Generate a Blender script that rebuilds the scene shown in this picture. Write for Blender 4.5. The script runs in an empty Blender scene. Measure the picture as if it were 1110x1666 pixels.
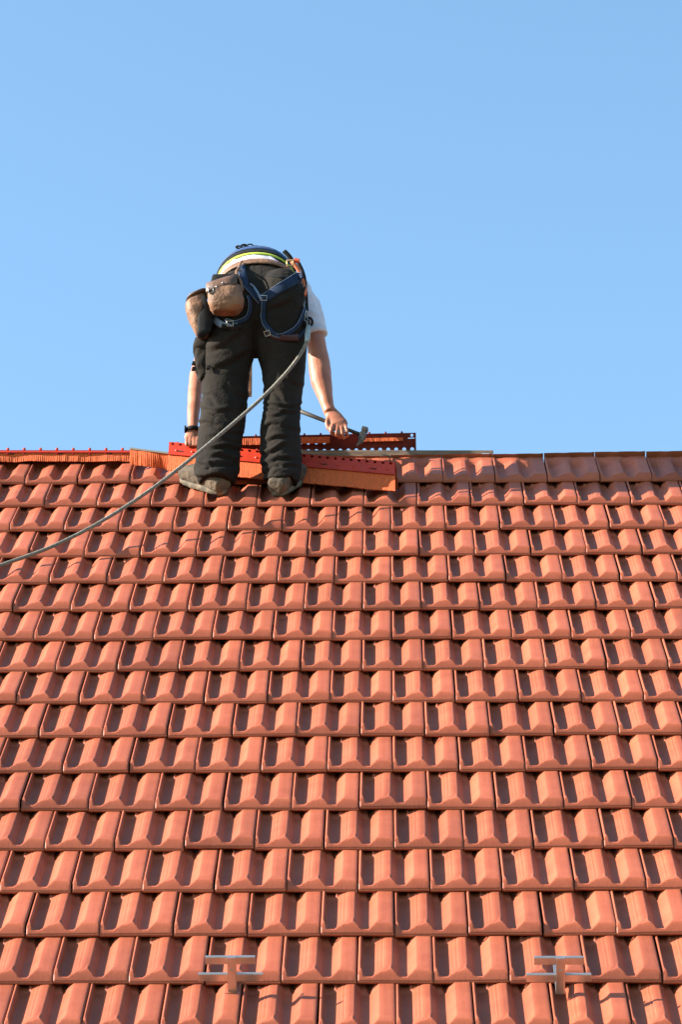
import bpy, bmesh, math, random
import numpy as np
from mathutils import Vector, Matrix, noise
from mathutils.bvhtree import BVHTree
PI = math.pi
random.seed(7)
scene = bpy.context.scene
col = scene.collection

# ------------------------------------------------------------------ camera
TH = math.radians(45.0)                       # pitch of the roof
RX, RU, RN = Vector((1, 0, 0)), Vector((0, math.cos(TH), math.sin(TH))), Vector((0, -math.sin(TH), math.cos(TH)))
M3 = Matrix((RX, RU, RN)).transposed()        # roof frame (across, up the slope, off the roof) -> world
FPX = 5500.0
RCV = Matrix(((0.999902, 0.011072, -0.008574), (-0.004645, -0.315336, -0.948969), (-0.013211, 0.948916, -0.315253)))
TCV = Vector((0.22125, -0.234425, 15.160813))
A3 = M3 @ RCV.transposed()
CAM = A3 @ (-TCV)
cr, cd, cf = A3.col[0].copy(), A3.col[1].copy(), A3.col[2].copy()
cam = bpy.data.cameras.new('camera'); camo = bpy.data.objects.new('camera', cam); col.objects.link(camo)
mw = Matrix((cr, -cd, -cf)).transposed().to_4x4(); mw.translation = CAM
camo.matrix_world = mw
cam.sensor_fit = 'VERTICAL'; cam.sensor_height = 36.0; cam.lens = FPX / 1666 * 36
cam.clip_start = 0.1; cam.clip_end = 5000
scene.camera = camo

# ------------------------------------------------------------------ light
SR = Vector((-2.2, 0.5, 1.0)).normalized()    # direction to the sun in the roof frame
SW = (M3 @ SR).normalized()
w = bpy.data.worlds.new('World'); scene.world = w; w.use_nodes = True
nt = w.node_tree; bg = nt.nodes['Background']
sky = nt.nodes.new('ShaderNodeTexSky'); sky.sky_type = 'NISHITA'; sky.sun_disc = False
sky.sun_elevation = math.asin(SW.z); sky.sun_rotation = math.atan2(SW.x, SW.y)
sky.altitude = 0; sky.air_density = 1.0; sky.dust_density = 0.6; sky.ozone_density = 1.1
tn = nt.nodes.new('ShaderNodeMix'); tn.data_type = 'RGBA'; tn.blend_type = 'MULTIPLY'; tn.inputs[0].default_value = 1.0; tn.inputs[7].default_value = (0.84, 1.0, 1.0, 1)
nt.links.new(sky.outputs[0], tn.inputs[6]); nt.links.new(tn.outputs[2], bg.inputs[0]); bg.inputs[1].default_value = 0.095
sl = bpy.data.lights.new('sun', 'SUN'); sl.energy = 5.0; sl.angle = math.radians(0.5); sl.color = (1.0, 0.92, 0.79)
so = bpy.data.objects.new('sun', sl); col.objects.link(so)
so.rotation_euler = SW.to_track_quat('Z', 'Y').to_euler(); so.location = SW * 50
scene.view_settings.view_transform = 'Standard'; scene.view_settings.look = 'None'
scene.view_settings.exposure = 1.90; scene.view_settings.gamma = 1.0
scene.render.resolution_x = 683; scene.render.resolution_y = 1024
scene.cycles.use_denoising = True

# ------------------------------------------------------------------ helpers
def ray(px, py):
    return (cr * ((px - 555) / FPX) + cd * ((py - 833) / FPX) + cf).normalized()
def at(px, py, Y):                            # point seen at a pixel of the photo at world depth Y
    d = ray(px, py); return CAM + d * ((Y - CAM.y) / d.y)
def atn(px, py, n):                           # the same at a height n off the roof plane
    d = ray(px, py); return CAM + d * ((n - CAM.dot(RN)) / d.dot(RN))
def roof(x, u, n): return M3 @ Vector((x, u, n))
PXM = FPX / 15.0

def mat(name, color, rough=0.6, spec=0.5, metal=0.0, var=0.0, vscale=20.0, bump=0.0, bscale=60.0, color2=None, sheen=0.0, sss=0.0, coord='Object', stretch=None):
    m = bpy.data.materials.new(name); m.use_nodes = True
    nt = m.node_tree; b = nt.nodes['Principled BSDF']
    b.inputs['Base Color'].default_value = (*color, 1); b.inputs['Roughness'].default_value = rough
    b.inputs['Metallic'].default_value = metal; b.inputs['Specular IOR Level'].default_value = spec
    if sheen: b.inputs['Sheen Weight'].default_value = sheen
    if sss:
        b.inputs['Subsurface Weight'].default_value = sss; b.inputs['Subsurface Radius'].default_value = (0.02, 0.006, 0.003)
        b.inputs['Subsurface Scale'].default_value = 0.5
    tc = nt.nodes.new('ShaderNodeTexCoord'); vec = tc.outputs[coord]
    if stretch:
        mp = nt.nodes.new('ShaderNodeMapping'); mp.inputs['Scale'].default_value = stretch
        nt.links.new(vec, mp.inputs[0]); vec = mp.outputs[0]
    if var or color2:
        n = nt.nodes.new('ShaderNodeTexNoise'); n.inputs['Scale'].default_value = vscale; n.inputs['Detail'].default_value = 6
        nt.links.new(vec, n.inputs['Vector'])
        r = nt.nodes.new('ShaderNodeValToRGB'); r.color_ramp.elements[0].position = 0.32; r.color_ramp.elements[1].position = 0.68
        c2 = color2 or tuple(c * (1 - var) for c in color); c1 = color if color2 else tuple(min(1, c * (1 + var)) for c in color)
        r.color_ramp.elements[0].color = (*c2, 1); r.color_ramp.elements[1].color = (*c1, 1)
        nt.links.new(n.outputs[0], r.inputs[0]); nt.links.new(r.outputs[0], b.inputs['Base Color'])
    if bump:
        n2 = nt.nodes.new('ShaderNodeTexNoise'); n2.inputs['Scale'].default_value = bscale; n2.inputs['Detail'].default_value = 5
        nt.links.new(vec, n2.inputs['Vector'])
        bp = nt.nodes.new('ShaderNodeBump'); bp.inputs['Strength'].default_value = bump; bp.inputs['Distance'].default_value = 0.01
        nt.links.new(n2.outputs[0], bp.inputs['Height']); nt.links.new(bp.outputs[0], b.inputs['Normal'])
    return m

def mesh_obj(name, verts, faces, m, parent=None, smooth=True):
    me = bpy.data.meshes.new(name); me.from_pydata([tuple(v) for v in verts], [], faces); me.update()
    if smooth: me.polygons.foreach_set('use_smooth', [True] * len(me.polygons))
    if m: me.materials.append(m)
    o = bpy.data.objects.new(name, me); col.objects.link(o)
    if parent: setparent(o, parent)
    return o
def setparent(o, p):
    bpy.context.view_layer.update()
    o.parent = p; o.matrix_parent_inverse = p.matrix_world.inverted()
def empty(name, loc):
    o = bpy.data.objects.new(name, None); o.empty_display_size = 0.1; col.objects.link(o); o.location = loc
    bpy.context.view_layer.update(); return o
def tag(o, label, cat, group=None, kind=None):
    if kind: o['kind'] = kind
    if label: o['label'] = label
    if cat: o['category'] = cat
    if group: o['group'] = group

class Geo:                                    # collects shapes that become one mesh
    def __init__(s): s.v = []; s.f = []
    def add(s, vs, fs):
        n = len(s.v); s.v += [Vector(v) for v in vs]; s.f += [tuple(i + n for i in f) for f in fs]; return s
    def box(s, c, ax, ay, az):                # centre and three half-axis vectors
        c = Vector(c); P = []
        for k in (-1, 1):
            for j in (-1, 1):
                for i in (-1, 1): P.append(c + ax * i + ay * j + az * k)
        return s.add(P, [(0, 2, 3, 1), (4, 5, 7, 6), (0, 1, 5, 4), (2, 6, 7, 3), (0, 4, 6, 2), (1, 3, 7, 5)])
    def rings(s, rr, closed=False, cap=True):
        n = len(rr[0]); vs = [p for r in rr for p in r]; fs = []
        m = len(rr)
        for i in range(m if closed else m - 1):
            a, b = i * n, ((i + 1) % m) * n
            for j in range(n):
                k = (j + 1) % n; fs.append((a + j, a + k, b + k, b + j))
        if cap and not closed:
            fs.append(tuple(range(n - 1, -1, -1))); fs.append(tuple(range((m - 1) * n, m * n)))
        return s.add(vs, fs)
    def tube(s, pts, rad, n=10, closed=False):
        pts = [Vector(p) for p in pts]; m = len(pts); rr = []
        up = Vector((0.13, 0.21, 0.97)); prev = None
        for i, p in enumerate(pts):
            a = pts[(i - 1) % m] if (closed or i > 0) else pts[i]; b = pts[(i + 1) % m] if (closed or i < m - 1) else pts[i]
            t = (b - a).normalized()
            if prev is None: x = t.cross(up).normalized() if abs(t.dot(up)) < 0.98 else t.cross(Vector((1, 0, 0))).normalized()
            else: x = (prev - t * prev.dot(t)).normalized()
            prev = x; y = t.cross(x)
            r = rad[i] if isinstance(rad, (list, tuple)) else rad
            rr.append([p + x * (r * math.cos(2 * PI * k / n)) + y * (r * math.sin(2 * PI * k / n)) for k in range(n)])
        return s.rings(rr, closed)
    def ell(s, c, ax, ay, az, nu=16, nv=10):
        c = Vector(c); rr = []
        for j in range(1, nv):
            ph = PI * j / nv
            rr.append([c + ax * (math.sin(ph) * math.cos(2 * PI * i / nu)) + ay * (math.sin(ph) * math.sin(2 * PI * i / nu)) - az * math.cos(ph) for i in range(nu)])
        return s.rings(rr)
    def build(s, name, m, parent=None, smooth=False, bevel=0.0):
        o = mesh_obj(name, s.v, s.f, m, None, smooth)
        bm = bmesh.new(); bm.from_mesh(o.data); bmesh.ops.recalc_face_normals(bm, faces=bm.faces)
        if bevel: bmesh.ops.bevel(bm, geom=list(bm.edges), offset=bevel, segments=2, affect='EDGES', profile=0.7)
        bm.to_mesh(o.data); bm.free()
        if parent: setparent(o, parent)
        return o

def spline(pts, n=8):                         # Catmull-Rom through the points
    P = [Vector(p) for p in pts]; P = [P[0] * 2 - P[1]] + P + [P[-1] * 2 - P[-2]]; out = []
    for i in range(1, len(P) - 2):
        for k in range(n):
            t = k / n; a, b, c, d = P[i - 1], P[i], P[i + 1], P[i + 2]
            out.append(0.5 * ((2 * b) + (c - a) * t + (2 * a - 5 * b + 4 * c - d) * t * t + (3 * b - a - 3 * c + d) * t ** 3))
    out.append(P[-2]); return out

def organic(name, geo, m, parent, voxel=0.008, smooth=6, disp=None, cut=None):
    """closed shapes fused into one continuous skin, smoothed, then folds pushed into it"""
    o = geo.build('tmp', None)
    md = o.modifiers.new('r', 'REMESH'); md.mode = 'VOXEL'; md.voxel_size = voxel; md.adaptivity = 0.0
    if smooth:
        sm = o.modifiers.new('s', 'SMOOTH'); sm.factor = 0.5; sm.iterations = smooth
    dg = bpy.context.evaluated_depsgraph_get(); dg.update()
    me = bpy.data.meshes.new_from_object(o.evaluated_get(dg))
    bpy.data.objects.remove(o)
    if disp:
        me.update(); no = [v.normal.copy() for v in me.vertices]
        for v, nn in zip(me.vertices, no): v.co += nn * disp(v.co, nn)
    me.name = name; me.materials.clear(); me.materials.append(m)
    me.polygons.foreach_set('use_smooth', [True] * len(me.polygons)); me.update()
    q = bpy.data.objects.new(name, me); col.objects.link(q)
    if parent: setparent(q, parent)
    return q

# ------------------------------------------------------------------ roof
S = 0.327595; W = 0.23
def tile_material(name, base, dark):
    m = bpy.data.materials.new(name); m.use_nodes = True; nt = m.node_tree; b = nt.nodes['Principled BSDF']; N = nt.nodes.new; L = nt.links.new
    tc = N('ShaderNodeTexCoord'); at_ = N('ShaderNodeAttribute'); at_.attribute_name = 'tint'
    n1 = N('ShaderNodeTexNoise'); n1.inputs['Scale'].default_value = 9; n1.inputs['Detail'].default_value = 8; n1.inputs['Roughness'].default_value = 0.65
    n2 = N('ShaderNodeTexNoise'); n2.inputs['Scale'].default_value = 160; n2.inputs['Detail'].default_value = 4
    mp = N('ShaderNodeMapping'); mp.inputs['Scale'].default_value = (1, 0.25, 0.25)
    for n in (n1,): L(tc.outputs['Object'], n.inputs['Vector'])
    L(tc.outputs['Object'], mp.inputs[0]); L(mp.outputs[0], n2.inputs['Vector'])
    r = N('ShaderNodeValToRGB'); r.color_ramp.elements[0].position = 0.3; r.color_ramp.elements[1].position = 0.7
    r.color_ramp.elements[0].color = (*dark, 1); r.color_ramp.elements[1].color = (*base, 1); L(n1.outputs[0], r.inputs[0])
    mx = N('ShaderNodeMix'); mx.data_type = 'RGBA'; mx.blend_type = 'MULTIPLY'; mx.inputs[0].default_value = 1.0
    cr_ = N('ShaderNodeCombineColor'); 
    ad = N('ShaderNodeMath'); ad.operation = 'MULTIPLY_ADD'; ad.inputs[1].default_value = 0.18; ad.inputs[2].default_value = 0.0
    L(n2.outputs[0], ad.inputs[0]); ad2 = N('ShaderNodeMath'); ad2.operation = 'ADD'; L(ad.outputs[0], ad2.inputs[0]); L(at_.outputs['Fac'], ad2.inputs[1])
    for i in range(3): L(ad2.outputs[0], cr_.inputs[i])
    L(r.outputs[0], mx.inputs[6]); L(cr_.outputs[0], mx.inputs[7])
    # small pale lime specks
    n3 = N('ShaderNodeTexNoise'); n3.inputs['Scale'].default_value = 45; n3.inputs['Detail'].default_value = 7; n3.inputs['Roughness'].default_value = 0.7; L(tc.outputs['Object'], n3.inputs['Vector'])
    r3 = N('ShaderNodeValToRGB'); r3.color_ramp.elements[0].position = 0.69; r3.color_ramp.elements[1].position = 0.76; L(n3.outputs[0], r3.inputs[0])
    sc_ = N('ShaderNodeMath'); sc_.operation = 'MULTIPLY'; sc_.inputs[1].default_value = 0.35; L(r3.outputs[0], sc_.inputs[0])
    mx2 = N('ShaderNodeMix'); mx2.data_type = 'RGBA'; L(sc_.outputs[0], mx2.inputs[0]); L(mx.outputs[2], mx2.inputs[6]); mx2.inputs[7].default_value = (0.62, 0.36, 0.25, 1)
    n4 = N('ShaderNodeTexNoise'); n4.inputs['Scale'].default_value = 1.7; n4.inputs['Detail'].default_value = 5; L(tc.outputs['Object'], n4.inputs['Vector'])
    mr = N('ShaderNodeMapRange'); mr.inputs[1].default_value = .3; mr.inputs[2].default_value = .7; mr.inputs[3].default_value = .90; mr.inputs[4].default_value = 1.08; L(n4.outputs[0], mr.inputs[0])
    sc4 = N('ShaderNodeVectorMath'); sc4.operation = 'SCALE'; L(mx2.outputs[2], sc4.inputs[0]); L(mr.outputs[0], sc4.inputs['Scale'])
    L(sc4.outputs[0], b.inputs['Base Color'])
    b.inputs['Roughness'].default_value = 0.5; b.inputs['Specular IOR Level'].default_value = 0.25
    bp = N('ShaderNodeBump'); bp.inputs['Strength'].default_value = 0.12; bp.inputs['Distance'].default_value = 0.004; L(n2.outputs[0], bp.inputs['Height']); L(bp.outputs[0], b.inputs['Normal'])
    return m
M_tile = tile_material('terracotta', (0.320, 0.083, 0.041), (0.255, 0.059, 0.028))

GV = [(0, .20), (.010, .04), (.018, 0), (.034, 0), (.044, .35), (.052, .8), (.068, 1), (.11, 1.03), (.15, .99), (.185, .87), (.215, .71), (.245, .55), (.288, .42), (.294, .34), (.330, .30), (.336, .22), (.372, .14), (.385, .12), (.43, .12),
      (.450, .12), (.468, .17), (.480, .32), (.496, .54), (.512, .58), (.522, .80), (.545, .97), (.58, 1.03), (.62, 1.0), (.66, .86), (.70, .66), (.74, .38), (.768, .15), (.783, .03), (.795, 0), (.86, 0), (.93, 0), (.975, 0), (.99, .04), (1.0, .22)]
gx = np.array([g[0] for g in GV]); gy = np.array([g[1] for g in GV])
extra = np.array([.13, .17, .20, .23, .27, .31, .355, .41, .60, .635, .648, .672, .685, .72, .755, .44])
VS = np.unique(np.concatenate([gx, extra]))
AS = np.array([-.13, -.02, .015, .03, .045, .06, .075, .09, .12, .25, .4, .55, .70, .76, .80, .83, .855, .875, .89, .90, .91, .92, .93, .94, .95, .96, .97, .98, .99, 1.0, 1.0, 1.009, 1.009, 1.0])
def tile_patch(D=0.0295, t=0.032, head=False):
    nv, na = len(VS), len(AS); X = np.zeros((na, nv, 3))
    for i, a in enumerate(AS):
        q = np.clip((a - .76) / .225, 0, 1); wfac = math.sqrt(max(1e-4, 1 - q ** 2.0))
        v = VS.copy(); g = np.interp(v, gx, gy)
        for lo, hi, c in ((.036, .44, .13), (.44, .79, .60)):      # both channels round off towards the front edge
            msk = (v >= lo) & (v < hi); vv = c + (v[msk] - c) / wfac
            gg = np.interp(vv, gx, gy); gg[(vv < lo) | (vv > hi)] = 0; g[msk] = gg
        if a > .96: g = g * 0
        tf = np.clip(a / .09, 0, 1); tf = tf * tf * (3 - 2 * tf)
        n = t * max(a, 0) - D * g * (.70 + .30 * tf)
        if head:
            n = t * max(a, 0) - D * g * (.25 + .75 * tf)
        elif a < .06: n += .010 * np.exp(-((v - .200) / .018) ** 2) * (1 - max(a, 0) / .06)
        if a < .09 and not head:                                                 # the notch of the interlock under the tile above
            n -= .013 * np.clip(1.6 - np.abs(v - .66) / (.030 * (1 - max(a, 0) / .095)), 0, 1)
        nose = t * a - .0250 * np.clip((a - .905) / .095, 0, 1) ** 1.35
        n = np.minimum(n, nose) if a <= .97 else nose + 0 * v
        if a >= .95: n = n - np.interp(v, [0, .012, .988, 1], [.003, 0, 0, .003])
        X[i, :, 0] = v * W * .985 + .0017; X[i, :, 1] = -a * S; X[i, :, 2] = n
    X[-4, :, 2] = .0052; X[-3, :, 2] = .0044; X[-2, :, 2] = -.001; X[-1, :, 2] = -.004
    return X
PATCH = tile_patch(); HEAD = tile_patch(head=True)
rng = np.random.default_rng(5)
def tile_field(rows, cols, back=False):
    na, nv, _ = PATCH.shape; V = []; T = []
    for r in rows:
        for c in cols:
            x0 = (c + (0 if r % 2 else -.5)) * W
            P = (HEAD if r == 1 else PATCH).reshape(-1, 3).copy()
            ang = rng.normal(0, .0022); P[:, 0] += -P[:, 1] * ang
            P[:, 2] += rng.normal(0, .0011) + (P[:, 0] / W - .5) * rng.normal(0, .0022) + (-P[:, 1] / S) * rng.normal(0.0, .0014)
            x = x0 + P[:, 0] + rng.normal(0, .0009); u = P[:, 1] - (r - 1) * S + rng.normal(0, .0016); n = P[:, 2]
            if rng.random() < .05: u = u - .006; n = n + .002
            Y = u * RU.y + n * RN.y; Z = u * RU.z + n * RN.z
            if back: x = -x; Y = 2 * RIDGE_Y - Y; Z = Z + .010 + .014 * np.clip(x, 0, 9)
            V.append(np.stack([x, Y, Z], 1)); T.append(np.full(len(P), .91 + rng.normal(0, .06)))
    V = np.concatenate(V); T = np.concatenate(T); nt_ = len(V) // (na * nv)
    i, j = np.meshgrid(np.arange(na - 1), np.arange(nv - 1), indexing='ij')
    a = (i * nv + j).ravel(); q = np.stack([a, a + nv, a + nv + 1, a + 1], 1)
    F = (q[None] + (np.arange(nt_) * na * nv)[:, None, None]).reshape(-1, 4)
    return V, F, T
RIDGE_Y = roof(0, .045, 0).y
def field_mesh(name, parts, m, parent):
    off = 0; Vs, Fs, Ts = [], [], []
    for V, F, T in parts: Vs.append(V); Fs.append(F + off); Ts.append(T); off += len(V)
    V, F, T = np.concatenate(Vs), np.concatenate(Fs), np.concatenate(Ts)
    me = bpy.data.meshes.new(name); me.vertices.add(len(V)); me.vertices.foreach_set('co', V.ravel().astype(np.float32))
    me.loops.add(F.size); me.loops.foreach_set('vertex_index', F.ravel().astype(np.int32))
    me.polygons.add(len(F)); me.polygons.foreach_set('loop_start', np.arange(0, F.size, 4, dtype=np.int32))
    me.polygons.foreach_set('use_smooth', np.ones(len(F), bool)); me.update(calc_edges=True)
    at_ = me.attributes.new('tint', 'FLOAT', 'POINT'); at_.data.foreach_set('value', T.astype(np.float32))
    me.materials.append(m); o = bpy.data.objects.new(name, me); col.objects.link(o); setparent(o, parent); return o
house = empty('house', roof(0, -6.55, -0.3))
tag(house, 'house whose steep roof is covered in orange terracotta interlocking tiles', 'house')
field_mesh('roof_tiles', [tile_field(range(1, 21), range(-13, 13)), tile_field(range(1, 5), range(-13, 13), True)], M_tile, house)
M_deck = mat('dark_underlay', (0.11, 0.045, 0.028), 0.9)
M_wall = mat('render_wall', (0.62, 0.57, 0.48), 0.9, var=.08, vscale=3, bump=.2)
M_wood = mat('weathered_wood', (0.16, 0.10, 0.065), 0.75, var=.35, vscale=12, bump=.3, bscale=40, stretch=(1, 12, 12))
yE, zE = roof(0, -6.7, -.08).y, roof(0, -6.7, -.08).z
bY, bZ = 2 * RIDGE_Y - yE, zE
ap = roof(0, .0, -.075)
g = Geo(); XE = 3.0
for (y0, z0, y1, z1) in ((yE, zE, RIDGE_Y, ap.z), (RIDGE_Y, ap.z, bY, bZ)):
    nrm = Vector((0, -(z1 - z0), y1 - y0)).normalized() * .02
    c = Vector((0, (y0 + y1) / 2, (z0 + z1) / 2)) - nrm
    g.box(c, Vector((XE, 0, 0)), Vector((0, (y1 - y0) / 2, (z1 - z0) / 2)), nrm)
g.build('roof_deck', M_deck, house)
g = Geo(); zg = -8.6
wy0, wy1 = yE + .45, bY - .45; wz = zE + .32
g.rings([[Vector((x, wy0, zg)), Vector((x, wy1, zg)), Vector((x, wy1, wz)), Vector((x, RIDGE_Y, ap.z - .12)), Vector((x, wy0, wz))] for x in (-2.85, 2.85)])
g.build('wall', M_wall, house)
g = Geo(); g.box((0, yE - .06, zE - .02), Vector((XE, 0, 0)), Vector((0, .06, 0)), Vector((0, 0, .05)))
g.build('gutter', mat('zinc', (.35, .36, .37), .4, metal=.9), house, bevel=.01)
M_grass = mat('lawn', (0.05, 0.09, 0.025), 0.95, color2=(0.09, 0.10, 0.04), vscale=.8, bump=.6, bscale=8)
g = Geo(); n = 40; R_ = 1500.0
g.add([(0, 0, zg)] + [(R_ * math.cos(2 * PI * i / n), R_ * math.sin(2 * PI * i / n), zg) for i in range(n)], [(0, i + 1, (i + 1) % n + 1) for i in range(n)])
o = g.build('ground', M_grass); tag(o, 'grass ground far below the roof', None, kind='structure')

# ------------------------------------------------------------------ ridge strips
M_red = mat('red_plastic', (0.36, 0.026, 0.008), 0.42, var=.15, vscale=15, spec=.3)
M_brush = mat('orange_brush', (0.46, 0.074, 0.010), 0.85, var=.3, vscale=90, bump=.4, bscale=150, coord='UV')
M_slot = mat('slot_dark', (.05, .006, .004), .8)
def uvify(o, along, down):                    # streaks of the bristles run along «down»
    me = o.data; uv = me.uv_layers.new(name='UVMap')
    for lp in me.loops:
        c = me.vertices[lp.vertex_index].co; uv.data[lp.index].uv = (c.dot(along) * 4.0, c.dot(down) * 0.25)
def perforated(g, O, L, D, Nn, n, cw, ch, r, thick=.002):
    """row of cells with round holes; O corner, L along, D down, Nn outward"""
    K = 12
    for i in range(n):
        c = O + L * (cw * (i + .5)) + D * (ch / 2)
        rim = []; out = []
        for k in range(K):
            t = 2 * PI * (k + .5) / K; cx, cy = math.cos(t), math.sin(t)
            s = min(cw / 2 / max(abs(cx), 1e-6), ch / 2 / max(abs(cy), 1e-6))
            out.append(c + L * (cx * s) + D * (cy * s)); rim.append(c + L * (cx * r) + D * (cy * r))
        cor = [c + L * (a * cw / 2) + D * (b * ch / 2) for a, b in ((1, 1), (-1, 1), (-1, -1), (1, -1))]
        for side in (0, 1):
            o_ = Nn * (-thick * side); vs = [p + o_ for p in rim + out + cor]
            fs = [(k, (k + 1) % K, K + (k + 1) % K, K + k) for k in range(K)]
            for ci in range(4):               # corner triangles
                a = math.atan2((1, 1, -1, -1)[ci] * ch, (1, -1, -1, 1)[ci] * cw) % (2 * PI)
                k = int(math.floor(a / (2 * PI) * K - .5)) % K
                fs.append((K + k, K + (k + 1) % K, 2 * K + ci))
            g.add(vs, fs)
        g.add([p for p in rim] + [p - Nn * thick for p in rim], [(k, (k + 1) % K, K + (k + 1) % K, K + k) for k in range(K)])
def wavy(g, O, L, D, Nn, length, h, amp=.003, edge=.003, seed=0, thick=.004, wob=.0, nseg=None):
    """a skirt of bristles: fine vertical ripples, ragged lower edge"""
    n = nseg or int(length / .004); rr = []
    for i in range(n + 1):
        s = length * i / n
        a = amp * noise.noise(Vector((s * 55, seed, 0))) + amp * .5 * math.sin(s * 900) + wob * noise.noise(Vector((s * 9, seed, 3)))
        e = edge * noise.noise(Vector((s * 120, seed, 7))) + edge * .8 * noise.noise(Vector((s * 14, seed, 9)))
        top = O + L * s + Nn * (a * .2); mid = O + L * s + D * (h * .5) + Nn * (a * .8 + wob * .3 * noise.noise(Vector((s * 21, seed, 5)))); bot = O + L * s + D * (h + e) + Nn * a * 1.4
        rr.append([top, mid, bot, bot - Nn * thick, mid - Nn * thick, top - Nn * thick])
    g.rings(rr)
def ridge_strip(name, label, O, L, D, Nn, length, hf, hb, flange, holes=True, seed=0, back_holes=False, wob=.003, hole_dir=0):
    """red perforated ridge roll piece: flange behind the top edge, front flap, bristle skirt under it"""
    root = empty(name, O + L * length / 2 + D * (hf + hb)); tag(root, label, 'ridge strip', 'red ridge vent strips')
    F = -Nn                                    # the flange runs back from the top edge
    g = Geo(); n = int(length / .0355); cw = length / n; hr = .024
    if holes:
        perforated(g, O, L, D, Nn, n, cw, hr, .0078)
        # plain lower flap with a stiffening fold
        z0 = hr
    else: z0 = 0
    prof = [(z0, 0), (z0 + (hf - z0) * .55, 0), (z0 + (hf - z0) * .62, .002), (hf - .008, .002), (hf, .007), (hf, .003), (hf - .01, -.002), (z0, -.002)]
    g.rings([[O + L * s + D * a + Nn * b for a, b in prof] for s in (0, length)])
    fl = flange                                # back plate in a shallow arch
    arch = [(i / 6) for i in range(7)]
    top = [(F * (fl * a) - D * (.018 * math.sin(PI * a) * .6)) for a in arch]
    g.rings([[O + L * s + p for p in top] + [O + L * s + p + D * .002 for p in reversed(top)] for s in (0, length)])
    # raised pegs along the top edge and slotted bumps on the flap
    npg = int(length / .0735)
    for i in range(npg):
        c = O + L * (length * (i + .5) / npg) + F * .01
        g.ell(c - D * .005 + (RN * .006 if not holes else RN * 0), L * .007, F * .007, D * .008, 8, 6)
        c = O + L * (length * (i + .5) / npg) + D * (hr + (hf - hr) * .45)
        g.ell(c, L * .008, D * .006, Nn * .005, 8, 6)
    g.build('plate', M_red, root)
    # dark slots
    for i in range(0, npg, 3):
        g = Geo(); c = O + L * (length * (i + .5) / npg + .018) + D * (hr + (hf - hr) * .5) + Nn * .0015
        g.box(c, L * .011, D * .003, Nn * .0012); g.build('slot', M_slot, root)
    g = Geo(); wavy(g, O + D * (hf - .006), L, D, Nn, length, hb, seed=seed, wob=wob, amp=.0012)
    b = g.build('brush', M_brush, root); uvify(b, L, D)
    g = Geo(); wavy(g, O + F * fl, L, (F * .75 + D * .66).normalized(), Nn, length, hb * .7, seed=seed + 5)
    b = g.build('brush', M_brush, root); uvify(b, L, D)
    return root
# fixed strip on the ridge, left
O = atn(-560, 732, .060); E_ = atn(212, 732.5, .056); L = (E_ - O).normalized()
D = (RN * -.62 - RU * .78).normalized(); Nn = D.cross(L).normalized()
if Nn.y > 0: Nn = -Nn
ridge_strip('ridge_strip', 'red strip already fixed along the ridge left of the crumpled brush', O, L, D, Nn, (E_ - O).length, .016, .050, .10, holes=False, seed=2, wob=.008)
# loose strip lying in front of the boots
bl = atn(272, 765, .035); br = atn(643, 799, .038); L = (br - bl).normalized()
D = (-RU * .90 - RN * .43).normalized(); Nn = D.cross(L).normalized()
if Nn.y > 0: Nn = -Nn
ridge_strip('ridge_strip', 'loose red perforated strip lying crooked on the top tiles behind the boots', bl - D * .185, L, D, Nn, (br - bl).length, .088, .103, .06, seed=11)
# strip held upright behind the hands
O = atn(326, 711, .10); O = at(326, 711, RIDGE_Y + .02); E_ = at(677, 704, RIDGE_Y + .02); L = (E_ - O).normalized()
D = Vector((0, .45, -.89)); D = (D - L * D.dot(L)).normalized(); Nn = D.cross(L).normalized()
if Nn.y > 0: Nn = -Nn
hs = empty('ridge_strip', (O + E_) / 2 + D * .1); tag(hs, 'red perforated strip, colour darkened for shade, held upright on the ridge behind the hammer', 'ridge strip', 'red ridge vent strips')
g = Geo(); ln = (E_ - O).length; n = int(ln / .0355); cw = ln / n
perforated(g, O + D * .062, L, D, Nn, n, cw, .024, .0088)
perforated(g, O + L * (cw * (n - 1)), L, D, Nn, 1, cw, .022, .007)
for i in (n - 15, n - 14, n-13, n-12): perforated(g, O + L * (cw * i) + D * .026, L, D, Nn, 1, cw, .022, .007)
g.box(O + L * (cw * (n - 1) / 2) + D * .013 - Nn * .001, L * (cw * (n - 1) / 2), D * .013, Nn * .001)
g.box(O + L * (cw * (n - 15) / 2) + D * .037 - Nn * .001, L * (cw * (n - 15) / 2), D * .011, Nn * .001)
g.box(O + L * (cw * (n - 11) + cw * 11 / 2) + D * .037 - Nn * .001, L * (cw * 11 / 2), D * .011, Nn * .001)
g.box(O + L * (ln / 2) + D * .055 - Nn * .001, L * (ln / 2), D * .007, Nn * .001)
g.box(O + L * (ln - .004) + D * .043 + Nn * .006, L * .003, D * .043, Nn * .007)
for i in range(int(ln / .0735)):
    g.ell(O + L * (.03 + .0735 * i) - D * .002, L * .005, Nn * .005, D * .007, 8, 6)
g.build('plate', mat('shaded_red_underside', (.13, .014, .009), .6, var=.2, spec=.2), hs)  # red plastic with the shade on this face put into its colour
for a, b_, h in ((.0, .60, .034), (.735, .94, .018)):
    g = Geo(); wavy(g, O + L * (ln * a) + D * (.010 if a == 0 else .020) + Nn * .008, L, (D + Nn * .55).normalized(), Nn, ln * (b_ - a), h, seed=21, wob=.006)
    b = g.build('brush', M_brush, hs); uvify(b, L, D)
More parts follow.
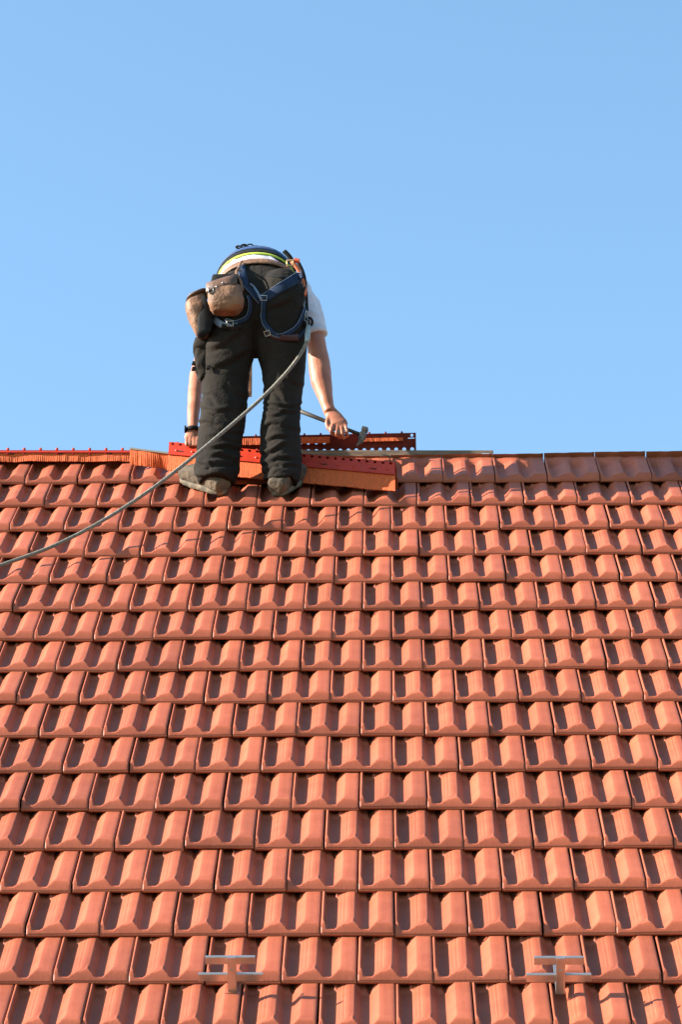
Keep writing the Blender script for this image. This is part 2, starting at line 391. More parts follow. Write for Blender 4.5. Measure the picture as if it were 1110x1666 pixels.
# crumpled brush skirt with a grey edge
O = atn(211, 730, .075); E_ = atn(300, 741, .075); L = (E_ - O).normalized(); D = (-RN * .8 - RU * .35).normalized(); Nn = D.cross(L).normalized()
if Nn.y > 0: Nn = -Nn
sk = empty('brush_skirt', O + D * .08); tag(sk, 'crumpled orange brush skirt with a grey edge beside the left boot', 'brush skirt')
g = Geo(); wavy(g, O, L, D, Nn, (E_ - O).length, .070, amp=.003, edge=.010, seed=33, wob=.045, thick=.002)
b = g.build('brush', M_brush, sk); uvify(b, L, D)
g = Geo(); g.box((O + E_) / 2 - Nn * .004 - D * .002, L * ((E_ - O).length / 2), D * .004, Nn * .008); g.build('edge_rail', mat('grey_rail', (.12, .11, .095), .7), sk)
# plank along the ridge
O = at(470, 741.5, RIDGE_Y + .035); E_ = at(803, 742, RIDGE_Y + .035)
g = Geo(); L = (E_ - O); g.box((O + E_) / 2 + Vector((0, 0, -.012)), L / 2, Vector((0, .022, 0)), Vector((0, 0, .030)))
o = g.build('ridge_batten', M_wood, bevel=.002); tag(o, 'grey brown wooden batten lying along the ridge beside the upright red strip', 'batten')
g = Geo(); c = at(791, 739.5, RIDGE_Y + .010)
g.box(c, Vector((.018, 0, 0)), Vector((0, .0015, 0)), Vector((0, 0, .006)))
o = g.build('foil_tab', mat('foil', (.7, .7, .7), .35, metal=.9), bevel=.001); tag(o, 'small shiny metal foil tab stuck on the end of the wooden batten', 'metal tab')

# ------------------------------------------------------------------ snow hooks
M_zinc = mat('galvanised', (0.55, 0.50, 0.46), 0.32, metal=0.88, var=.12, vscale=30)
def hook(label, px, py):
    base = atn(px, py, .004); root = empty('snow_guard_hook', base)
    tag(root, label, 'snow guard hook', 'snow guard hooks')
    g = Geo(); h = .118
    g.box(base + RN * (h / 2), RX * .0125, RU * .003, RN * (h / 2))
    g.box(base + RU * .09 + RN * .006, RX * .0125, RU * .09, RN * .0025)
    g.box(base + RX * .0125 + RN * (h / 2) + RU * .008, RX * .0018, RU * .010, RN * (h / 2 - .001))
    g.build('bracket', M_zinc, root, bevel=.0012)
    g = Geo(); g.tube([base + RN * .076 - RU * .003, base + RN * .076 - RU * .009], .0045, 6); g.build('bolt', M_zinc, root)
    for n_, hl, dx in ((.104, .0745, -.004), (.048, .097, -.004)):
        g = Geo(); g.box(base + RN * n_ + RU * .0072 + RX * dx - RX * .0, RX * hl, RU * .0018, RN * .011)
        g.box(base + RN * (n_ + .011) + RU * .013 + RX * dx, RX * hl, RU * .006, RN * .0012)
        g.build('crossbar', M_zinc, root, bevel=.0008)
    return root
hook('left one of the two metal snow hooks with double crossbars', 377.5, 1616)
hook('right one of the two metal snow hooks with double crossbars', 912, 1617)
# ------------------------------------------------------------------ the roofer
Y0 = atn(340, 803, .02).y
SC = 363.0
def P(px, py, dY=0.0): return at(px, py, Y0 + dY)
M_trouser = mat('charcoal_canvas', (0.0185, 0.0148, 0.0122), 0.9, color2=(0.0115, 0.0095, 0.0080), vscale=9, bump=.35, bscale=90, spec=.12)
M_skin = mat('skin', (0.35, 0.140, 0.082), 0.5, color2=(0.29, 0.095, 0.057), vscale=14, bump=.12, bscale=120, sss=.08, spec=.35)
M_shirt = mat('white_cotton', (0.50, 0.46, 0.53), 0.85, var=.06, vscale=10, bump=.3, bscale=60)
M_leather = mat('tan_leather', (0.20, 0.092, 0.044), 0.66, color2=(0.095, 0.042, 0.020), vscale=22, bump=.4, bscale=80)
M_dleather = mat('dark_leather', (0.10, 0.045, 0.024), 0.55, color2=(0.055, 0.025, 0.015), vscale=25, bump=.4, bscale=80)
M_web = mat('navy_webbing', (0.013, 0.026, 0.062), 0.85, color2=(0.008, 0.016, 0.038), vscale=30, bump=.3, bscale=200, spec=.2)
M_webl = mat('pale_blue_edge', (0.12, 0.16, 0.24), 0.7, var=.2)
M_black = mat('black_nylon', (0.008, 0.0075, 0.008), 0.8, spec=.15, var=.3)
M_blue = mat('blue_pad', (0.012, 0.045, 0.13), 0.7, var=.2)
M_yellow = mat('hi_vis_yellow', (0.36, 0.44, 0.04), 0.6, var=.1)
M_boot = mat('dusty_suede', (0.105, 0.072, 0.045), 0.9, color2=(0.034, 0.023, 0.015), vscale=16, bump=.5, bscale=70)
M_sole = mat('dusty_rubber', (0.17, 0.130, 0.088), 0.9, color2=(0.04, 0.034, 0.027), vscale=20, bump=.4)
M_steel = mat('steel', (0.32, 0.31, 0.30), 0.4, metal=.9, var=.2)
M_orange = mat('orange_webbing', (0.42, 0.10, 0.03), 0.7, var=.25)
man = empty('person', P(400, 803, .0))
tag(man, 'person bending over the ridge in dark trousers, safety harness and tool belt', 'person')

def ring(c, ax, ay, n=28, sq=2.0):
    out = []
    for k in range(n):
        t = 2 * PI * k / n; a, b = math.cos(t), math.sin(t)
        out.append(c + ax * (math.copysign(abs(a) ** (2 / sq), a)) + ay * (math.copysign(abs(b) ** (2 / sq), b)))
    return out
X_, Y_, Z_ = Vector((1, 0, 0)), Vector((0, 1, 0)), Vector((0, 0, 1))
# torso cross-sections: top (dY, py), bottom (dY, py), centre px, half width px
TR = [(-.15, 520, .06, 585, 422, 60), (-.185, 480, .12, 565, 423, 73), (-.15, 446, .16, 545, 423, 72), (-.10, 429, .18, 530, 421, 68), (-.05, 419, .20, 525, 419, 65),
      (.00, 412, .23, 520, 417, 64), (.05, 406.5, .26, 518, 416, 63), (.11, 403.5, .31, 520, 416, 62), (.20, 404, .36, 522, 417, 64), (.32, 414, .42, 528, 420, 69), (.42, 430, .46, 532, 422, 68), (.52, 462, .50, 540, 424, 46)]
def tring(t, off=0.0, n=40, sq=2.15):
    i = min(int(t), len(TR) - 2); f = t - i; a = [TR[i][k] * (1 - f) + TR[i + 1][k] * f for k in range(6)]
    tp, bt = P(a[4], a[1], a[0]), P(a[4], a[3], a[2]); c = (tp + bt) / 2; up = (tp - bt) / 2
    s = (up.length + off) / up.length
    return ring(c, X_ * (a[5] / SC + off), up * s, n, sq)
def band(t0, t1, off, thick=.004, steps=3, wob=0.0, seed=0):
    rr = []
    ts = [t0 + (t1 - t0) * i / steps for i in range(steps + 1)]
    for t in ts: rr.append(tring(t, off + wob * noise.noise(Vector((t * 4, seed, 1)))))
    for t in reversed(ts): rr.append(tring(t, off - thick))
    g = Geo(); g.rings(rr, closed=True); return g

def ridged(p): return (1 - abs(noise.noise(p)) * 2.6)
zb = P(400, 800, 0).z
CREASES = [(331.9, 668.1, 370.8, 670.3, 0.0080, 3.0), (334.1, 672.4, 366.5, 682.2, 0.0060, 3.0), (323.2, 689.7, 351.4, 690.8, 0.0070, 3.0), (351.4, 601.1, 401.1, 579.5, 0.0090, 5.0), (344.9, 573.0, 392.4, 547.0, 0.0070, 5.0), (342.7, 711.4, 383.8, 718.9, 0.0050, 3.0), (347.0, 727.6, 388.1, 731.9, 0.0090, 3.0), (349.2, 743.8, 383.8, 749.2, 0.0090, 3.5), (321.1, 752.4, 338.4, 762.2, 0.0090, 3.0), (336.2, 762.2, 381.6, 754.6, 0.0090, 3.5), (321.1, 776.2, 362.2, 777.3, 0.0080, 3.5), (370.8, 631.4, 396.8, 650.8, 0.0060, 4.0), (329.7, 642.2, 351.4, 657.3, 0.0050, 4.0), (357.8, 698.4, 392.4, 709.2, 0.0050, 3.0), (431.4, 661.6, 485.4, 660.5, 0.0090, 2.6), (431.4, 668.1, 481.1, 670.3, 0.0070, 2.6), (440.0, 677.8, 468.1, 671.4, 0.0060, 2.6), (429.2, 698.4, 448.6, 689.7, 0.0070, 3.0), (435.7, 716.8, 465.9, 712.4, 0.0070, 3.0), (427.0, 740.5, 465.9, 725.4, 0.0090, 3.0), (429.2, 755.7, 474.6, 747.0, 0.0090, 3.2), (429.2, 768.6, 453.0, 755.7, 0.0080, 3.0), (453.0, 755.7, 483.2, 762.2, 0.0080, 3.0), (431.4, 787.0, 474.6, 776.2, 0.0090, 3.5), (429.2, 624.9, 459.5, 650.8, 0.0050, 4.0), (465.9, 694.1, 487.6, 707.0, 0.0050, 3.0), (457.3, 609.7, 487.6, 631.4, 0.0050, 4.0), (418.4, 516.8, 474.6, 488.6, 0.0060, 4.0), (370.8, 534.1, 401.1, 503.8, 0.0060, 5.0), (431.4, 547.0, 491.9, 555.7, 0.0050, 4.0)]
def trouser_folds(c, n):
    h = (c.z - zb); s = 1 if c.x > P(412, 650, 0).x else -1
    d = 0.0
    knee = math.exp(-((h - .36) / .11) ** 2); hem = max(0, 1 - h / .24)
    def crease(v, w): return -max(0.0, 1 - abs(noise.noise(v)) / w)
    a = Vector((c.x * 4 + 3 * s, c.y * 4, c.z * 15 + c.x * 8 * s))
    d += (.001 + .002 * knee + .003 * hem) * (noise.noise(Vector((c.x * 5 + 3 * s, c.y * 5, c.z * 15 + c.x * 8 * s))) * 1.6)
    d += (.001 + .002 * knee + .002 * hem) * crease(Vector((c.x * 7 + 7 * s, c.y * 7, c.z * 20 - c.x * 9 * s)), .16)
    d += .004 * noise.noise(Vector((c.x * 6, c.y * 6, c.z * 4 + 4 * s))) * (1 if h < .75 else .5)
    d += .0007 * noise.noise(Vector((c.x * 34, c.y * 34, c.z * 60)))
    if n.y < .35:
        q = c - CAM; zc = q.dot(cf); px, py = 555 + FPX * q.dot(cr) / zc, 833 + FPX * q.dot(cd) / zc
        for x0, y0, x1, y1, A, w_ in CREASES:
            if not (min(y0, y1) - 14 < py < max(y0, y1) + 14): continue
            dx, dy = x1 - x0, y1 - y0; L_ = math.hypot(dx, dy); u = ((px - x0) * dx + (py - y0) * dy) / L_ / L_
            if -.25 < u < 1.25:
                t = ((px - x0) * dy - (py - y0) * dx) / L_ + 2.2 * math.sin(u * 5 + x0)
                e = max(0.0, min(1, (u + .25) * 3)) * max(0.0, min(1, (1.25 - u) * 3))
                d += A * e * (-math.exp(-(t / w_) ** 2) + .75 * math.exp(-((t - 1.9 * w_) / (1.2 * w_)) ** 2))
    return d
g = Geo()
LL = [(324, 380, 786, -.025, .070), (320, 384, 777, -.02, .088), (316, 389, 765, .0, .094), (319, 391, 745, .0, .094), (321, 393, 725, -.005, .092), (323, 397, 700, -.01, .090), (326, 401, 675, -.01, .088), (328, 402, 650, -.005, .090), (328, 404, 625, -.01, .092),
      (328, 407, 600, -.02, .098), (331, 415, 575, -.035, .105), (338, 420, 550, -.05, .115), (346, 424, 525, -.06, .12), (352, 426, 500, -.06, .12)]
RL = [(433, 484, 786, -.025, .068), (430, 486, 777, -.02, .082), (426, 490, 765, .0, .088), (424, 491, 745, .0, .088), (424, 490, 725, -.005, .086), (424, 488, 700, -.01, .084), (426, 489, 675, -.01, .082), (430, 491, 650, -.005, .084), (428, 494, 625, -.01, .09),
      (425, 497, 600, -.02, .096), (417, 499, 575, -.035, .105), (412, 501, 550, -.05, .115), (410, 501, 525, -.06, .12), (408, 498, 500, -.06, .12)]
def legrings(T, grow=0.0): return [ring(P((l + r) / 2, py, dy), X_ * ((r - l) / 2 / SC + grow), Y_ * (dp + grow)) for l, r, py, dy, dp in T]
g.rings(legrings(LL)); g.rings(legrings(RL))
g.rings([tring(t, .0) for t in (0, .5, 1, 1.5, 2, 2.4, 2.8, 3.3)])
g.ell(P(387, 492, -.085), X_ * .108, Y_ * .125, Z_ * .155); g.ell(P(458, 490, -.085), X_ * .112, Y_ * .125, Z_ * .155)
trs = organic('trousers', g, M_trouser, man, .0055, 6, trouser_folds)
# hems: a turned edge over each boot
def bvh_of(o):
    bm = bmesh.new(); bm.from_mesh(o.data); bm.transform(o.matrix_world); t = BVHTree.FromBMesh(bm); bm.free(); return t
bpy.context.view_layer.update()
BT = bvh_of(trs)

# body: torso, neck, head, arms and hands in one skin; fingers kept apart
g = Geo()
g.rings([tring(t, -.012) for t in (1, 2, 3, 4, 5, 6, 7, 8, 9, 10, 10.8)])
for T in (LL, RL): g.rings(legrings(T[1:], -.022))
hd = P(420, 520, .66)
g.tube([P(423, 490, .46), P(421, 510, .56), hd], [.075, .062, .06], 14)
g.ell(hd + Vector((0, .03, -.05)), X_ * .078, Y_ * .085, Z_ * .115)
g.ell(hd + Vector((0, -.050, -.055)), X_ * .014, Y_ * .020, Z_ * .022)       # nose, towards the knees
for s in (-1, 1): g.ell(hd + Vector((s * .078, .03, -.05)), X_ * .012, Y_ * .018, Z_ * .030, 8, 6)
g.ell(hd + Vector((0, -.035, -.02)), X_ * .022, Y_ * .015, Z_ * .008, 8, 6)
HY = RIDGE_Y - .085 - Y0                          # the hand holding the hammer, just on the viewer's side of the ridge
RA = [(478, 470, .40, 21), (500, 500, .38, 17.5), (510, 525, .36, 15), (514, 548, .34, 15), (517, 572, .32, 16.5), (519.5, 590, .31, 18), (521, 606, .30, 18.5), (523, 622, .29, 17.5), (527, 638, .28, 14.5), (531, 651, .27, 11.8), (534, 663, .265, 10.2), (537, 671, .26, 10.5)]
g.tube([P(a, b, HY + (c - .25) * .9) for a, b, c, r in RA], [r / SC for a, b, c, r in RA], 16)
# right hand
def hp(px, py, dd): return P(px, py, HY + dd)
g.rings([ring(hp(537, 668, .01), Vector((.026, 0, .010)), Y_ * .019, 16), ring(hp(543, 679, .0), Vector((.034, 0, .020)), Y_ * .018, 16), ring(hp(550, 689, -.01), Vector((.040, 0, .018)), Y_ * .017, 16), ring(hp(554, 694, -.012), Vector((.036, 0, .014)), Y_ * .014, 16)])
for (a, b), (c, d), (e, f), k in (((541, 693), (539, 704), (545, 708), 0), ((549, 696), (548, 708), (553, 712), 1), ((556, 696), (557, 709), (560, 713), 2), ((563, 694), (565, 705), (566, 710), 3)):
    g.tube(spline([hp(a, b - 5, -.010), hp(a, b, -.024), hp(c, d - 4, -.030), hp(c, d, -.024), hp(e, f, -.004), hp(e, f - 3, .010)], 4), .0086 if k < 3 else .0078, 8)
g.tube(spline([hp(536, 676, .0), hp(532, 687, -.012), hp(535, 697, -.018), hp(543, 702, -.010)], 4), .0105, 8)
# left arm and hand
LHY = (bl - (-RU * .90 - RN * .43) * .185).y - Y0 - .01
LA = [(374, 464, .42, 25), (358, 482, .42, 20), (349, 520, .40, 17), (340, 556, .37, 15), (328, 588, .34, 13.5), (320.5, 610, .32, 12.5), (317, 640, .28, 11.5), (315, 668, .24, 10.5), (314, 690, .21, 8.8), (313.5, 700, .20, 8.8)]
g.tube([P(a, b, LHY + (c - .20) * 1.1) for a, b, c, r in LA], [r / SC for a, b, c, r in LA], 16)
def lp(px, py, dd): return P(px, py, LHY + dd)
g.rings([ring(lp(313.5, 698, .0), X_ * .024, Y_ * .020, 16), ring(lp(312, 706, -.004), X_ * .032, Y_ * .018, 16), ring(lp(311, 713, -.008), X_ * .035, Y_ * .015, 16)])
for a, k in ((303, 0), (309, 1), (315, 2), (320.5, 3)):
    g.tube(spline([lp(a + 1, 709, -.008), lp(a, 715, -.020), lp(a, 721, -.028), lp(a + .5, 726, -.024 - .003 * k)], 4), .0080, 8)
g.tube(spline([lp(320, 704, .0), lp(325, 711, -.012), lp(325, 718, -.022)], 4), .0095, 8)
body = organic('body', g, M_skin, man, .0045, 3, lambda c, n: .0012 * noise.noise(c * 30) + .0022 * noise.noise(c * 11))
g = Geo(); g.ell(hd + Vector((0, .045, -.045)), X_ * .084, Y_ * .085, Z_ * .118)
organic('hair', g, mat('brown_hair', (.06, .035, .02), .8, var=.4, vscale=60, bump=.8, bscale=200), man, .006, 1, lambda c, n: .004 * noise.noise(c * 60) - (.02 if c.y < hd.y + .0 else 0))
# shirt
g = Geo(); g.rings([tring(t, .002) for t in (3.45, 3.7, 4, 5, 6, 7, 8, 9, 10, 10.6)])
g.tube([P(a, b, HY + (c - .25) * .9) for a, b, c, r in RA[:3]] + [P(514, 541, HY + .085)], [26 / SC, 23 / SC, 19.5 / SC, 18 / SC], 18)
g.tube([P(a, b, LHY + (c - .20) * 1.1) for a, b, c, r in LA[:2]], [26 / SC, 22 / SC], 18)
organic('shirt', g, M_shirt, man, .007, 3, lambda c, n: .007 * (ridged(Vector((c.x * 12, c.y * 12, c.z * 8))) - .5) + .003 * noise.noise(c * 35))
g = Geo(); rr = []
for k, (px, py, r) in enumerate(((513, 537, 17.5), (514, 541.5, 18.6), (514.5, 546, 18.6), (514, 547, 17.4))): rr.append(ring(P(px + k * .3, py, HY + .085), Vector((r / SC, 0, .012)), Y_ * (r / SC), 20))
g.rings(rr); g.build('sleeve_hem', M_shirt, man, True)
# vest, bands and belt wrapped round the waist
g = Geo(); g.rings([tring(t, .005) for t in (5.0, 5.5, 6, 7, 8, 9, 10, 10.4)])
organic('vest', g, M_black, man, .007, 2, lambda c, n: .003 * noise.noise(c * 22))
band(4.5, 4.85, .009, .006, wob=.003, seed=3).build('hi_vis_hem', M_yellow, man, True)
band(4.92, 5.65, .010, .006).build('waist_pad', M_black, man, True)
band(5.85, 7.2, .012, .008).build('back_pad', M_blue, man, True)
belt = band(2.95, 3.6, .009, .006).build('tool_belt', M_leather, man, True)

# ribbons laid on the cloth
def surf(px, py, lift=.004, dflt=-.17):
    d = ray(px, py); h, n, i, dist = BT.ray_cast(CAM, d)
    if h is None:
        q = at(px, py, Y0 + dflt); return q, Vector((0, -1, .1)).normalized()
    return h + n * lift, n
def ribbon(name, pts, width, m, parent, lift=.005, thick=.003, dflt=-.17, sub=6, edge=None, free=None):
    pp = spline([Vector((a, b, 0)) for a, b in pts], sub); C_ = []; N_ = []
    for i, q in enumerate(pp):
        if free is not None: p_, n_ = at(q.x, q.y, Y0 + free), Vector((0, -1, 0))
        else: p_, n_ = surf(q.x, q.y, lift, dflt)
        C_.append(p_); N_.append(n_)
    for _ in range(3):
        N_ = [(N_[max(0, i - 1)] + N_[i] * 2 + N_[min(len(N_) - 1, i + 1)]).normalized() for i in range(len(N_))]
        C_ = [C_[0]] + [(C_[i - 1] + C_[i] * 2 + C_[i + 1]) / 4 for i in range(1, len(C_) - 1)] + [C_[-1]]
    rr = []; re = []
    for i, c in enumerate(C_):
        t = (C_[min(i + 1, len(C_) - 1)] - C_[max(i - 1, 0)]).normalized(); wd = t.cross(N_[i]).normalized(); hw = (width[min(i * len(width) // len(C_), len(width) - 1)] if isinstance(width, (list, tuple)) else width) / 2
        n_ = N_[i]; rr.append([c + wd * hw - n_ * thick, c + wd * hw, c + wd * hw * .5 + n_ * thick * .6, c - wd * hw * .5 + n_ * thick * .6, c - wd * hw, c - wd * hw - n_ * thick])
        re.append(c + wd * hw * .95 + n_ * .001)
    g = Geo(); g.rings(rr); o = g.build(name, m, parent, True)
    if edge: g = Geo(); g.tube(re, .0013, 6); g.build('piping', edge, o, True)
    return o
har = Geo().tube([P(385, 402, .10), P(395, 399, .10), P(405, 402, .10)], .003, 8).build('harness', M_black, man, True)
R = ribbon
R('leg_strap', [(492, 446), (478, 456), (458, 468), (440, 480), (424, 491)], .046, M_web, har, edge=M_webl)
R('leg_strap', [(393, 432), (395, 452), (402, 468), (414, 478), (426, 490)], .036, M_web, har, edge=M_webl)
R('leg_strap', [(430, 484), (429, 500), (429, 515), (434, 530), (444, 541), (456, 545)], .020, M_web, har, lift=.010, edge=M_webl)
R('leg_strap', [(494, 500), (489, 518), (480, 534), (466, 544), (450, 546)], .018, M_web, har, lift=.010, edge=M_webl)
R('leg_pad', [(436, 541), (450, 547), (468, 549), (484, 549)], .028, mat('maroon_pad', (.035, .012, .018), .7), har, lift=.010)
R('leg_strap', [(484, 550), (492, 540), (499, 528), (502, 520)], .012, M_web, har, lift=.012)
R('leg_strap', [(402, 482), (406, 498), (404, 512), (396, 521), (384, 526), (368, 522)], .018, M_web, har, lift=.010, edge=M_webl)
R('leg_strap', [(347, 508), (350, 519), (358, 527), (370, 531), (386, 531)], .030, M_webl, har, lift=.010)
R('leg_pad', [(362, 531), (376, 533), (392, 531)], .024, M_black, har, lift=.012)
R('strap_end', [(404, 464), (413, 471), (421, 481), (425, 489)], .010, M_webl, har, lift=.014)
for q in ((437, 541), (374, 526), (429, 486)):
    c, n = surf(q[0], q[1], .013); g = Geo(); tx = n.cross(Z_).normalized(); ty = n.cross(tx)
    g.tube([c + tx * (.014 * a) + ty * (.011 * b) for a, b in ((-1, -1), (1, -1), (1, 1), (-1, 1))], .0028, 6, True); g.build('buckle', M_steel, har, True)
# buckle hump on the back
g = Geo()
for a, b, r in ((388, 402, .012), (397, 400, .014), (407, 399.5, .013), (416, 402, .011)):
    g.tube([P(a, b, .10) + Vector((r * math.cos(t), 0, r * .55 * math.sin(t))) for t in [2 * PI * k / 10 for k in range(10)]], .0035, 6, True)
g.build('dorsal_buckle', M_black, har, True)
R('pocket_welt_shadow', [(437, 446), (447, 449), (458, 451), (471, 452)], .016, M_black, trs, lift=.003)  # black strip: pocket flap edge together with the shadow it casts
R('seam', [(424, 437), (425, 455), (425, 470)], .006, M_black, trs, lift=.000, thick=.002)
# right hip hardware
R('hip_strap', [(462, 408), (470, 416), (477, 428), (482, 440)], .022, M_black, har, dflt=-.02, lift=.012)
R('hip_strap', [(475, 425), (484, 436), (489, 446), (493, 458)], .018, M_orange, har, dflt=-.06, lift=.014)
R('hip_strap', [(484, 424), (492, 440), (496, 456), (498, 480), (499, 505)], .016, M_black, har, dflt=-.03, lift=.012)
R('hip_strap', [(494, 458), (494, 470), (492, 482)], .014, M_orange, har, dflt=-.09, lift=.016)
g = Geo()
for k in range(7):
    c = P(492 + k * 1.2, 484 + k * 7.0, -.115)
    ax = (X_ if k % 2 else Y_) * .0065
    g.tube([c + ax * math.cos(t) + Z_ * (.012 * math.sin(t)) for t in [2 * PI * j / 12 for j in range(12)]], .0024, 6, True)
g.build('chain', M_steel, har, True)
g = Geo(); c = P(502, 524, -.11)
g.tube([c + X_ * (.017 * math.cos(t)) + Z_ * (.022 * math.sin(t)) for t in [2 * PI * j / 16 for j in range(16)]], .006, 8, True); g.build('carabiner', M_black, har, True)
g = Geo(); c = P(472, 428, -.13); g.tube([c + X_ * (.014 * a) + Z_ * (.016 * b) for a, b in ((-1, -1), (1, -.7), (1, 1), (-1, .8))], .0045, 6, True); g.build('belt_buckle', mat('brass', (.5, .3, .14), .4, metal=.7), belt, True)
c = P(483, 424, -.08); g = Geo(); g.box(c, Vector((.012, 0, -.003)), Y_ * .010, Vector((.002, 0, .007))); g.build('belt_clip', mat('orange_clip', (.55, .09, .02), .5), belt, bevel=.003)
# tool pouches
def pouch(name, T, m, depth_sq=3.2, vox=.006, disp=None):
    g = Geo(); g.rings([ring(P(a, b, dy), X_ * (hw / SC) + Z_ * tz, Y_ * dp, 24, depth_sq) for a, b, hw, dp, dy, tz in T])
    return organic(name, g, m, belt, vox, 3, disp or (lambda c, n: .003 * noise.noise(c * 25) + .001 * noise.noise(c * 70)))
pouch('backing', [(368, 447, 22, .012, -.17, 0), (366, 465, 27, .014, -.185, 0), (372, 485, 28, .014, -.19, 0), (378, 500, 24, .012, -.185, 0)], M_black)
p1 = pouch('pouch', [(366, 466, 25, .030, -.225, 0), (366, 476, 28.5, .046, -.225, 0), (368, 490, 29, .050, -.222, 0), (368, 502, 26, .046, -.218, 0), (366, 510, 19, .030, -.215, 0)], M_leather)
fl = Geo(); rr = []
for k, (dpt, dz) in enumerate(((.0, .010), (.030, .012), (.052, .000), (.058, -.020), (.060, -.034))):
    a, b = P(335, 464, -.205 - dpt), P(386, 449, -.205 - dpt); ofs = Z_ * dz
    q1, q2 = a + ofs, b + ofs; rr.append([q1, q1 * .67 + q2 * .33 + Z_ * .002, q1 * .33 + q2 * .67 + Z_ * .003, q2, q2 + Y_ * .005 - Z_ * .004, q1 + Y_ * .005 - Z_ * .004])
fl.rings(rr); f1 = fl.build('flap', M_dleather, p1, True)
g = Geo(); c = P(343, 472, -.268); g.tube([c + X_ * (.011 * a) + Z_ * (.013 * b) for a, b in ((-1, -1), (1, -.8), (1, 1), (-1, .8))], .0032, 6, True); g.build('buckle', M_steel, f1, True)
for q in ((352, 466), (362, 460)):
    g = Geo(); g.ell(P(q[0], q[1], -.266), X_ * .0045, Y_ * .003, Z_ * .0045, 8, 6); g.build('rivet', M_steel, f1, True)
p2 = pouch('pouch', [(320, 484, 15, .035, -.13, .022), (318, 492, 17, .055, -.135, .022), (320, 508, 16, .060, -.135, .015), (324, 526, 13.5, .056, -.13, .006), (328, 540, 11.5, .048, -.125, 0), (330, 547, 9, .035, -.12, 0)], M_leather)
g = Geo(); g.rings([ring(P(320.5, 486 - k, -.135), X_ * ((17.5 - k * .5) / SC) + Z_ * .022, Y_ * .058, 20, 3.2) for k in range(4)]); g.build('rim', M_dleather, p2, True)
g = Geo(); g.rings([ring(P(a, b, -.178), X_ * (hw / SC), Y_ * .012, 12, 3) for a, b, hw in ((331, 482, 3.5), (332, 500, 9), (333, 520, 12), (332, 538, 11), (327, 548, 6))]); g.build('pouch_shade', M_black, p2, True)  # black slab standing in for the shade on the pouch's right side
R('belt_strap', [(396, 431), (390, 440), (385, 449), (390, 462), (394, 476)], .011, M_leather, belt, lift=.022)
# leather flap hanging in front, seen between the legs
g = Geo(); g.rings([[P(x0, y, .10), P(x1, y, .10), P(x1, y, .114), P(x0, y, .114)] for x0, x1, y in ((392, 412, 560), (396, 410, 600), (397, 410, 630), (398.5, 409.5, 646))]); g.build('hanging_flap', M_leather, belt, bevel=.002)
# cargo pocket with its buckles, on the left thigh
g = Geo(); g.rings([ring(P(a, b, dy), X_ * (hw / SC), Y_ * dp, 20, 3) for a, b, hw, dp, dy in ((335, 556, 12, .05, -.03), (331, 575, 14, .06, -.025), (330, 600, 13, .058, -.02), (334, 622, 9, .045, -.015))])
cp = organic('cargo_pocket', g, M_trouser, trs, .007, 3, lambda c, n: .006 * (ridged(Vector((c.x * 20, c.y * 20, c.z * 26))) - .5))
g = Geo(); g.rings([ring(P(a, b, dy), Vector((hw / SC, 0, -.010)), Y_ * dp, 16, 3) for a, b, hw, dp, dy in ((333, 560, 16, .066, -.028), (331, 570, 17, .068, -.028), (330, 576, 16, .066, -.028))]); g.build('pocket_flap', M_trouser, cp, True)
for q in ((315.5, 591), (315, 600), (339, 598)):
    g = Geo(); g.box(P(q[0], q[1], -.05 if q[0] < 330 else -.10), X_ * .008, Y_ * .006, Vector((.002, 0, .009))); g.build('buckle', M_black, cp, bevel=.002)

# boots
def boot(ankle_px, ankle_py, heading, lab):
    base = atn(ankle_px, ankle_py, .024); f = (RX * math.sin(heading) + RU * math.cos(heading)).normalized(); r = f.cross(RN).normalized()
    g = Geo(); rr = []
    for y, wd, h in ((-.080, .030, .040), (-.074, .042, .060), (-.04, .047, .078), (.0, .043, .09), (.04, .044, .088), (.08, .046, .084), (.12, .050, .077), (.15, .050, .072), (.180, .044, .062), (.198, .030, .040)):
        rr.append(ring(base + f * y + RN * (h / 2 + .012), r * wd, RN * (h / 2), 20, 3.2))
    g.rings(rr); g.rings([ring(base + f * .005 + RN * .05, r * .036, f * .045, 18), ring(base + f * .02 + RN * .06 + Z_ * .07, r * .040, f * .048, 18)])
    b = organic('boot', g, M_boot, man, .006, 3, lambda c, n: .0025 * noise.noise(c * 40) + .0035 * max(0, ridged(c * 16) - .6)); 
    g = Geo(); out = []
    for z_, gr in ((-.004, -.002), (.0, .003), (.016, .004), (.024, .0)):
        q = []
        for k in range(28):
            t = 2 * PI * k / 28; a = math.cos(t); y = .062 + .141 * a; wd = (.048 - .010 * math.exp(-((y - .03) / .04) ** 2) - .006 * (y < -.02)) + gr
            tread = .004 * (k % 2) * (z_ <= 0)
            q.append(base + f * (y + gr * a) + r * (wd * math.copysign(abs(math.sin(t)) ** .7, math.sin(t))) + RN * (z_ + tread))
        out.append(q)
    g.rings(out); g.build('sole', M_sole, b, True)
    c1 = base - f * .0785 + RN * .07
    return b
boot(346, 798, -.74, '')
boot(460, 799, .36, '')
# wristwatch on the left wrist
g = Geo(); c = P(313.8, 700, LHY); rr = []
for k in range(20):
    t = 2 * PI * k / 20; d = X_ * math.cos(t) + Y_ * math.sin(t); rr.append([c + d * .029 + Z_ * .010, c + d * .033 + Z_ * .006, c + d * .033 - Z_ * .006, c + d * .029 - Z_ * .010])
g.rings(rr, closed=True, cap=False); wt = g.build('wristwatch', M_black, man, True)
g = Geo(); g.rings([ring(c - X_ * (.030 + k * .007) - Y_ * .01, Z_ * .017, Y_ * .017, 16) for k in range(2)]); g.build('watch_case', M_black, wt, True)

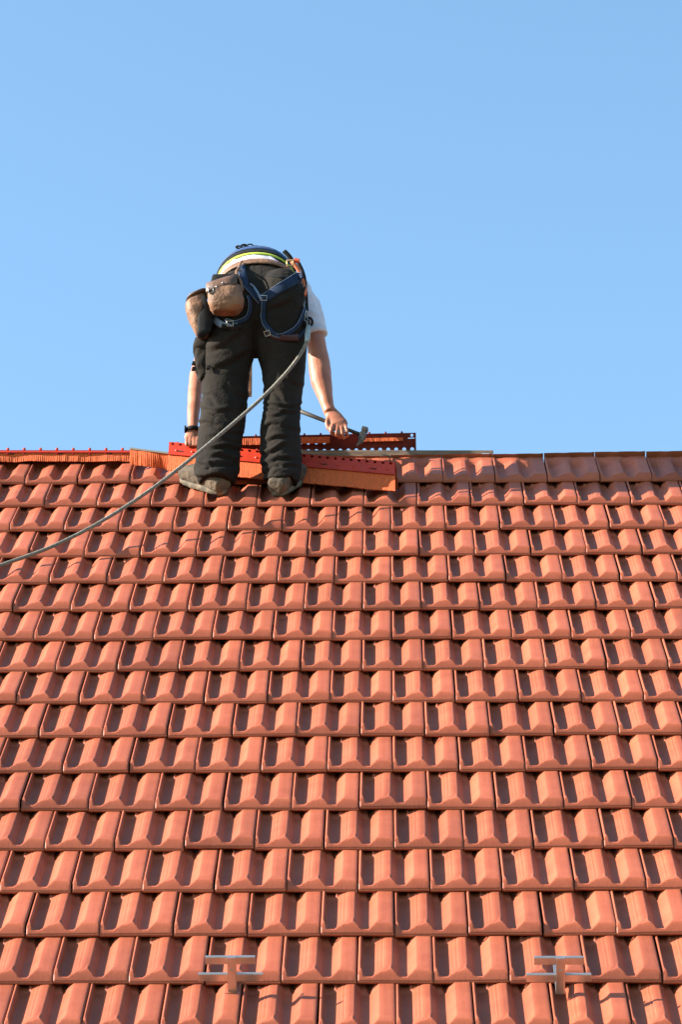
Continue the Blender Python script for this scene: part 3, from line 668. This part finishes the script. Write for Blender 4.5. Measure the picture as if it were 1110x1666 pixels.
# ------------------------------------------------------------------ hammer
HYa = RIDGE_Y - .085
h0, h1 = at(470, 662, HYa + .02), at(592, 709, HYa - .012); ax = (h1 - h0).normalized(); up_ = (Z_ - ax * ax.z).normalized(); dp = ax.cross(up_)
ham = empty('hammer', h1); tag(ham, "roofer's hammer with a dark handle held by the right hand over the ridge", 'hammer')
g = Geo(); g.tube([h0, h0 * .6 + h1 * .4, h0 * .2 + h1 * .8, h1], [.011, .0095, .0085, .009], 10); g.build('handle', mat('dark_handle', (.022, .015, .012), .6, var=.3), ham, True)
g = Geo(); a, b = at(585, 723, HYa - .012), at(595, 696, HYa - .012); hv = (b - a).normalized(); hs_ = hv.cross(dp).normalized()
g.rings([[p + hs_ * (w_ * i) + dp * (w_ * j) for i, j in ((-1, -1), (1, -1), (1, 1), (-1, 1))] for p, w_ in ((b, .013), (b - hv * .018, .0135), (b - hv * .022, .010), ((a + b) / 2 + hv * .01, .014), ((a + b) / 2 - hv * .012, .014), (a + hv * .01, .008), (a - hv * .01 - hs_ * .01, .004))])
g.build('head', mat('hammer_steel', (.07, .06, .052), .45, metal=.6, var=.4, vscale=40), ham, bevel=.0015)
g = Geo(); g.ell(h1 - ax * .012, ax * .018, up_ * .012, dp * .012, 10, 8); g.build('collar', M_black, ham, True)

# ------------------------------------------------------------------ rope
def rp(px, py):
    q = atn(px, py, max(.034, (940 - .18 * px - py) / 557)); lim = Y0 - .135 + max(0, 410 - px) * .0006
    return at(px, py, lim) if (px > 250 and q.y > lim) else q
pts = [P(501, 540, -.115), rp(497, 562), rp(474, 597), rp(436, 638), rp(392, 678), rp(340, 722), rp(296, 758), rp(250, 793), rp(198, 828), rp(140, 862), rp(75, 893), rp(0, 920)]
e = pts[-1]; pts += [e - RX * .20 - RU * .25 - RN * .002, e - RX * .45 - RU * .75, e - RX * .55 - RU * 1.6, e - RX * .50 - RU * 3.0, e - RX * .6 - RU * 5.0]
sp = spline(pts, 10)
g = Geo(); g.tube(sp, .0082, 10)
M_rope = mat('grey_rope', (0.24, 0.215, 0.18), 0.9, color2=(0.12, 0.11, 0.09), vscale=120, bump=.9, bscale=260)
rope = g.build('safety_rope', M_rope, None, True)
tag(rope, "grey safety rope running from the roofer's hip down across the tiles to the left", 'rope')
g = Geo(); g.tube([P(502, 530, -.113)] + sp[:9], [.011, .0125, .0125, .0125, .0125, .0125, .012, .0115, .011, .0095], 10); g.build('sleeve', mat('rope_sleeve', (.22, .25, .27), .6, var=.2, vscale=50), rope, True)
